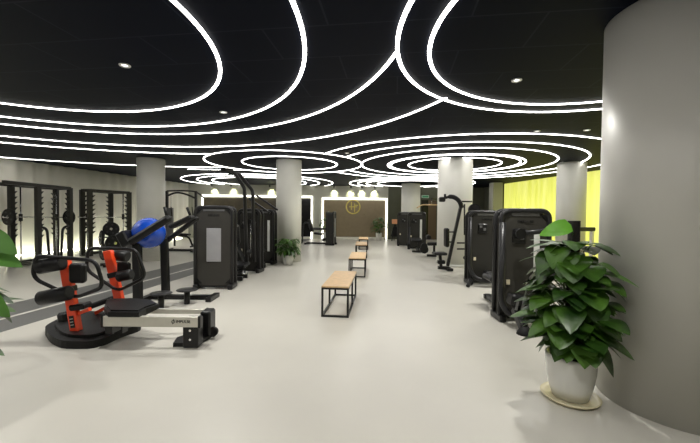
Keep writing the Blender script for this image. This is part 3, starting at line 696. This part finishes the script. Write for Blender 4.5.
mb.beam((xa, -.15, .04), (xa, .35, .04), .09, .07); mb.beam((xa, .2, .04), (xc, .2, .04), .09, .07); mb.beam((xc, 0.0, .04), (xc, .4, .04), .09, .07); mb.build('base_frame', M['black'], t)
for (px, py, dy) in ((161, 294, -.35), (187, 290.5, -.1)):
    q = B(px, py, dy)
    MB().lathe([(0, 0), (.15, 0), (.165, .012), (.15, .025), (0, .025)], q, 28).build('foot_plate', M['tube'], t)
    MB().cyl((q.x, q.y, .0), q, .045, 12).build('foot_plate_stem', M['black'], t)
cc = W(149, 233, Yb); ball = MB()
v = []; NR, NS = 18, 36
prof = []
R_ = 0.255
for i in range(NR*3+1):
    a = -PI/2 + PI*i/(NR*3); prof.append((max(1e-4, R_*math.cos(a)*(1+.006*math.cos(a*40))), R_*math.sin(a)))
ball.lathe(prof, (0,0,0), 40, Matrix.Rotation(0.9, 4, 'Y'))
bo = ball.build('exercise_ball', M['blue']); bo.location = cc; tag(bo, 'shiny blue exercise ball held between the black slanting arms', 'ball')

# ------------------------------------------------------------------ orange machine
c = G(60, 345); c.z = 0
t = thing('glute_machine', 'orange and black machine with roller pads and silver rails, nearest on the left', 'exercise machine', c)
def O(px, py, Y): return W(px, py, Y) - c
YN, YF = 4.0, 4.6
# platform
top = [G(44, 333), G(50, 343), G(62, 349), G(92, 349), G(106, 345), G(122, 337), G(142, 331), G(140, 325), G(112, 318), G(80, 316), G(60, 324)]
top = [p - c for p in top]
top = rnd(top, .12, 3, True)
MB().prism([(p.x, p.y) for p in top], 0.0, .085).build('platform', M['rubber'], t)
mid = sum((p for p in top), Vector())/len(top)
MB().prism([(mid.x+(p.x-mid.x)*.8, mid.y+(p.y-mid.y)*.8) for p in top], .085, .12).build('platform_mat', M['vinyl'], t)
for (px, py) in ((72, 346), (84, 347)): q = O(px, py, 3.83); MB().cyl(q, q+Vector((0,-.02,0)), .012, 10).build('bolt', M['chrome'], t)
def station(Y, p0, p1, loop, rolls, padq, seatq, plaque):
    a, b_ = O(*p0, Y), O(*p1, Y)
    a.z = max(a.z, .1)
    po = MB().beam(a, b_, .105, .075, (0,1,0), .008).build('orange_post', M['orange'], t, 'bright orange post')
    if plaque:
        ctr = a*.86+b_*.14
        d = (b_-a).normalized(); ang = math.atan2(d.x, d.z)
        pl = MB().box(ctr+Vector((0,-.042,0)), (.05, .006, .14), (0, ang, 0)).build('warning_plate', M['ink'], po)
        for k_, dz in enumerate((.035, 0, -.035)): MB().box(ctr+d*dz+Vector((0,-.0465,0)), (.036, .003, .006), (0, ang, 0)).build('print_line', M['alu'], po)
    MB().box(a*.42+b_*.58, (.12, .10, .07), (0, math.atan2((b_-a).x, (b_-a).z), 0), .01).build('sleeve', M['black'], t)
    pts = [O(x, y, Y+dy) for x, y, dy in loop]
    MB().tube(rnd(pts, .10, 6, True), .021, 12, closed=True).build('handle_loop', M['black'], t)
    for (x0, y0, x1, y1, r_, dy) in rolls: roller(t, O(x0, y0, Y-dy), O(x1, y1, Y-dy), r_*.92)
    (x0, y0, x1, y1, wd) = padq
    q = MB().box(O((x0+x1)/2, (y0+y1)/2, Y-.02), ((x1-x0)/F_PX*Y, wd, (y1-y0)/F_PX*Y), b=.03).build('square_pad', M['vinyl'], t)
    (x0, y0, x1, y1) = seatq
    MB().beam(O(x0, y0, Y+.02), O(x1, y1, Y+.02), .16, .07, (0,0,1), .02).build('low_pad', M['vinyl'], t)
    MB().beam(O(x0+4, y0+7, Y+.02), O(x1+2, y1+4, Y+.02), .05, .04).build('orange_bracket', M['orange'], t, 'bright orange bracket')
station(YN, (76.5, 331), (64.5, 258),
        [(35, 255.5, -.14), (96, 260.5, -.14), (103.5, 287, -.14), (75, 298, -.02), (32.5, 278, -.14)],
        [(38.5, 267, 63, 262.5, .088, .10), (40, 298.5, 70, 292.5, .088, .10)], (70, 263, 86, 283, .09), (73, 307, 88, 305), True)
station(YF, (121.5, 308), (108, 250.5),
        [(88, 248, -.1), (136, 249, -.1), (146, 277, -.1), (118, 291, -.02), (86, 270, -.1)],
        [(112, 254, 128, 257, .085, -.10), (118, 277, 132, 274, .075, .06)], (117, 262, 131, 278, .05), (92, 306, 114, 298), False)
# rear upright of the low pads
MB().beam(O(62.5, 312, 4.35), O(66, 330, 4.35), .12, .10, (0,1,0), .03).build('side_cover', M['black'], t)
# rails
def rail(Y, x0, x1, zc, h, nm):
    a, b_ = W(x0, 300, Y).x - c.x, W(x1, 300, Y).x - c.x
    o = MB().beam((a, Y-c.y, zc), (b_, Y-c.y, zc), h, .05, (0,1,0), .006)
    ob = o.build(nm, M['alu'], t, 'silver rail'); 
    for e_ in (a-.01, b_+.01): MB().box((e_, Y-c.y, zc), (.03, .06, h+.02), b=.008).build('end_cap', M['black'], ob)
    return a, b_
a_, b_ = rail(3.80, 104, 199, .295, .115, 'side_rail')
rail(4.22, 118, 206, .29, .06, 'side_rail')
tx = text('IMPULSE', .043, M['greyink'], t, (W(183, 300, 3.77).x - c.x, 3.80-c.y-.027, .30), (PI/2, 0, 0))
tb = MB(); xx = W(173, 300, 3.77).x - c.x; yy = 3.80-c.y-.028
tb.tube([(xx+.017*math.cos(a*PI/8), yy, .30+.017*math.sin(a*PI/8)) for a in range(16)], .003, 6, closed=True); tb.box((xx, yy, .30), (.005, .004, .055), (0, .25, 0)); tb.build('rail_emblem', M['greyink'], t)
# sliding seat
sp = [O(104, 303, 3.95), O(107, 298, 4.3), O(130, 297, 4.35), O(150, 300, 4.3), O(159, 305, 4.1), O(146, 309, 3.9), O(139, 316, 3.75), O(108, 317, 3.75)]
MB().prism([(p.x, p.y) for p in sp], .352, .405).build('sliding_seat', M['vinyl'], t)
MB().prism([(mid2.x, mid2.y) for mid2 in [p*.88 + (sum(sp, Vector())/8)*.12 for p in sp]], .405, .42).build('seat_cushion', M['vinyl'], t)
MB().box(((sp[0].x+sp[4].x)/2, (3.80+4.22)/2-c.y, .34), (.4, .36, .05)).build('carriage', M['black'], t)
# right foot
fx = W(196, 300, 4.0).x - c.x
MB().box((fx+.03, 3.86-c.y, .165), (.17, .14, .32), b=.01).build('foot_bracket', M['black'], t)
MB().box((fx+.09, 4.12-c.y, .19), (.12, .18, .30), b=.02).build('foot_bracket', M['black'], t)
q = [G(173, 347), G(177, 341), G(198, 334), G(214, 333.5), G(211, 338), G(196, 347)]
MB().prism([((p-c).x, (p-c).y) for p in q], 0, .045).build('foot_plate', M['rubber'], t)
MB().cyl((fx+.17, 4.05-c.y, .09), (fx+.17, 4.10-c.y, .09), .055, 20).build('wheel', M['rubber'], t)
for z in (.10, .20, .28): MB().cyl((fx+.03, 3.79-c.y, z), (fx+.03, 3.78-c.y, z), .013, 10).build('bolt', M['chrome'], t)
# front cross beam under the rails at the platform side
MB().beam((a_+.05, 3.8-c.y, .20), (a_+.05, 4.22-c.y, .20), .08, .10).build('cross_member', M['black'], t)
MB().beam((a_+.05, 4.0-c.y, .10), (a_+.05, 4.0-c.y, .20), .1, .1, (0,1,0)).build('cross_member_support', M['black'], t)

# ------------------------------------------------------------------ plants
def leaf(mb, p, dirv, size, up=(0,0,1), droop=.5, fold=.25, wide=.78):
    d = Vector(dirv).normalized(); u = Vector(up); x = d.cross(u)
    if x.length < .05: x = d.cross(Vector((1,0,0)))
    x.normalize(); n_ = x.cross(d).normalized()
    rows = 8; v = []; f = []
    for i in range(rows+1):
        s_ = i/rows
        wdt = size*wide*.5*(math.sin(PI*min(1, s_*1.0)**.62))**.72 * (1 - .10*s_) if 0 < s_ < 1 else 0.004*size
        back = -.10*size*math.exp(-((s_-.06)/.09)**2)
        ctr = Vector(p) + d*(s_*size) - n_*(droop*size*s_*s_*.55)
        for k in (-1, -.5, 0, .5, 1):
            v.append(ctr + x*(wdt*k) + n_*(fold*wdt*abs(k)) + d*(back*abs(k) if i > 0 else 0) - n_*(.12*wdt*k*k*(1+s_)))
    for i in range(rows):
        for k in range(4):
            o = i*5+k; f.append((o, o+1, o+6, o+5))
    mb.add(v, f, True)
def potted(name, label, loc, pot_r, pot_h, fol, n, size, seed, pole=None, saucer=False, avoid=None, litleaf=None, cat='plant', wide=.78, pots='pot', ym='litleaf', xlim=None):
    rs = random.Random(seed); t = thing(name, label, cat, loc)
    P_ = [(pot_r*.66, 0), (pot_r*.72, .0), (pot_r*.86, pot_h*.25), (pot_r*.97, pot_h*.6), (pot_r, pot_h*.9), (pot_r, pot_h), (pot_r*.9, pot_h), (pot_r*.88, pot_h*.85), (0.001, pot_h*.84)]
    z0 = .022 if saucer else 0
    po = MB().lathe([(0.001, z0)]+[(r, z+z0) for r, z in P_], n=40).build('pot', M[pots], t)
    MB().lathe([(0.001, z0+pot_h*.89), (pot_r*.87, z0+pot_h*.87), (pot_r*.87, z0+pot_h*.8), (.001, z0+pot_h*.8)], n=30).build('soil', M['soil'], t)
    if saucer:
        MB().lathe([(.001, 0), (pot_r*1.0, 0), (pot_r*1.18, .03), (pot_r*1.15, .036), (pot_r*.98, .014), (.001, .012)], n=44).build('saucer', M['saucer'], t)
    if pole: MB().tube([(0,0,pot_h*.5), (0,0,pole)], pole*.0+.045, 14).build('support_pole', M['pole'], t)
    mb = MB(); st = MB(); L_ = Vector(loc)
    i = 0; tries = 0
    while i < n and tries < n*20:
        tries += 1
        u = rs.random(); z, R = fol(u)
        a = rs.uniform(0, 2*PI); rr = R*math.sqrt(rs.uniform(.12, 1))
        p = Vector((rr*math.cos(a), rr*math.sin(a), z))
        el = rs.uniform(-.6, .4) ; a2 = a + rs.uniform(-.5, .5)
        d = Vector((math.cos(a2)*math.cos(el), math.sin(a2)*math.cos(el), math.sin(el)))
        s_ = size*rs.uniform(.65, 1.2)
        tip = L_ + p + d*s_
        if avoid and (math.hypot(tip.x-avoid[0], tip.y-avoid[1]) < avoid[2]+.03 or math.hypot(L_.x+p.x-avoid[0], L_.y+p.y-avoid[1]) < avoid[2]+.08): continue
        if (xlim and not (xlim[0] < tip.x < xlim[1])) or tip.z < .03 or (L_.y > 15 and max(tip.y, L_.y+p.y) > L_.y + .42): continue
        leaf(mb, p, d, s_, (0,0,1), rs.uniform(.3, 1.0), rs.uniform(.1, .35), wide)
        q = Vector((p.x*.15, p.y*.15, max(pot_h*.9, z-rs.uniform(.05, .25))))
        st.tube([q, (p+q)/2+Vector((0,0,.03)), p], .004, 5); i += 1
    mb.build('foliage', M['leaf'], t); st.build('stems', M['stem'], t)
    if litleaf:
        for yl in litleaf:
            yb = MB(); leaf(yb, yl[0], yl[1], yl[2], yl[3], .35, .2, .6); yo = yb.build('lit_leaf', M[ym], t, 'leaf with light put into its paler green')
            MB().tube([Vector((0,0,yl[0][2]-.12)), Vector(yl[0])], .005, 6).build('leaf_stalk', M['stem'], yo)
    return t
def fol_big(u):
    z = .45 + .84*u**1.1; k = (z-.45)/.84
    return z, (.21 + .06*math.sin(k*PI)) * (1 - max(0, k-.55)*.7)
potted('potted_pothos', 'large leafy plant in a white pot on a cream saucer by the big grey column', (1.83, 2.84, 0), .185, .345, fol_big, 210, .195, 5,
       pole=1.46, saucer=True, xlim=(1.3, 2.13), avoid=(2.67, 2.82, .53), wide=1.0, litleaf=[((-.09, -.1, 1.43), (-1, .05, -.28), .24, (0, -.8, .6))])
potted('potted_plant', 'leafy plant cut off by the left edge of the picture', (-2.74, 2.25, 0), .18, .34, fol_big, 170, .20, 11, pole=1.35, saucer=True,
       wide=.92, litleaf=[((.40, -.05, 1.36), (.27, 0, -.14), .25, (0, -.6, .8)), ((.38, -.02, 1.22), (.29, 0, -.06), .25, (0, -.5, .9)), ((.40, -.06, .98), (.2, 0, -.2), .23, (0, -.9, .4))], ym='mid')
def fol_mid(u): z = .34+u*.42; return z, .30*math.sin(min(1, (z-.2)/.6)*PI*.8)+.05
p_ = G(292, 264); potted('potted_fern', 'bushy green plant in a white pot at the foot of the middle left column', (p_.x-.1, p_.y-.12, 0), .16, .28, fol_mid, 170, .19, 21, xlim=(-2.15, 0), avoid=(-1.91, 10.85, .39), wide=.42)
def fol_far(u): z = .55+u*.75; return z, .34*math.sin(min(1, (z-.3)/1.1)*PI)+.06
q = wall_pt(379, 0, .85); potted('potted_shrub', 'green shrub in a small white pot at the right end of the bronze wall', (q.x, q.y, 0), .18, .42, fol_far, 80, .26, 31, wide=.5)
q = wall_pt(326.5, 0, .85); potted('potted_shrub', 'green shrub at the left end of the bronze wall, behind a machine', (q.x, q.y, 0), .18, .42, fol_far, 60, .26, 33, wide=.5)
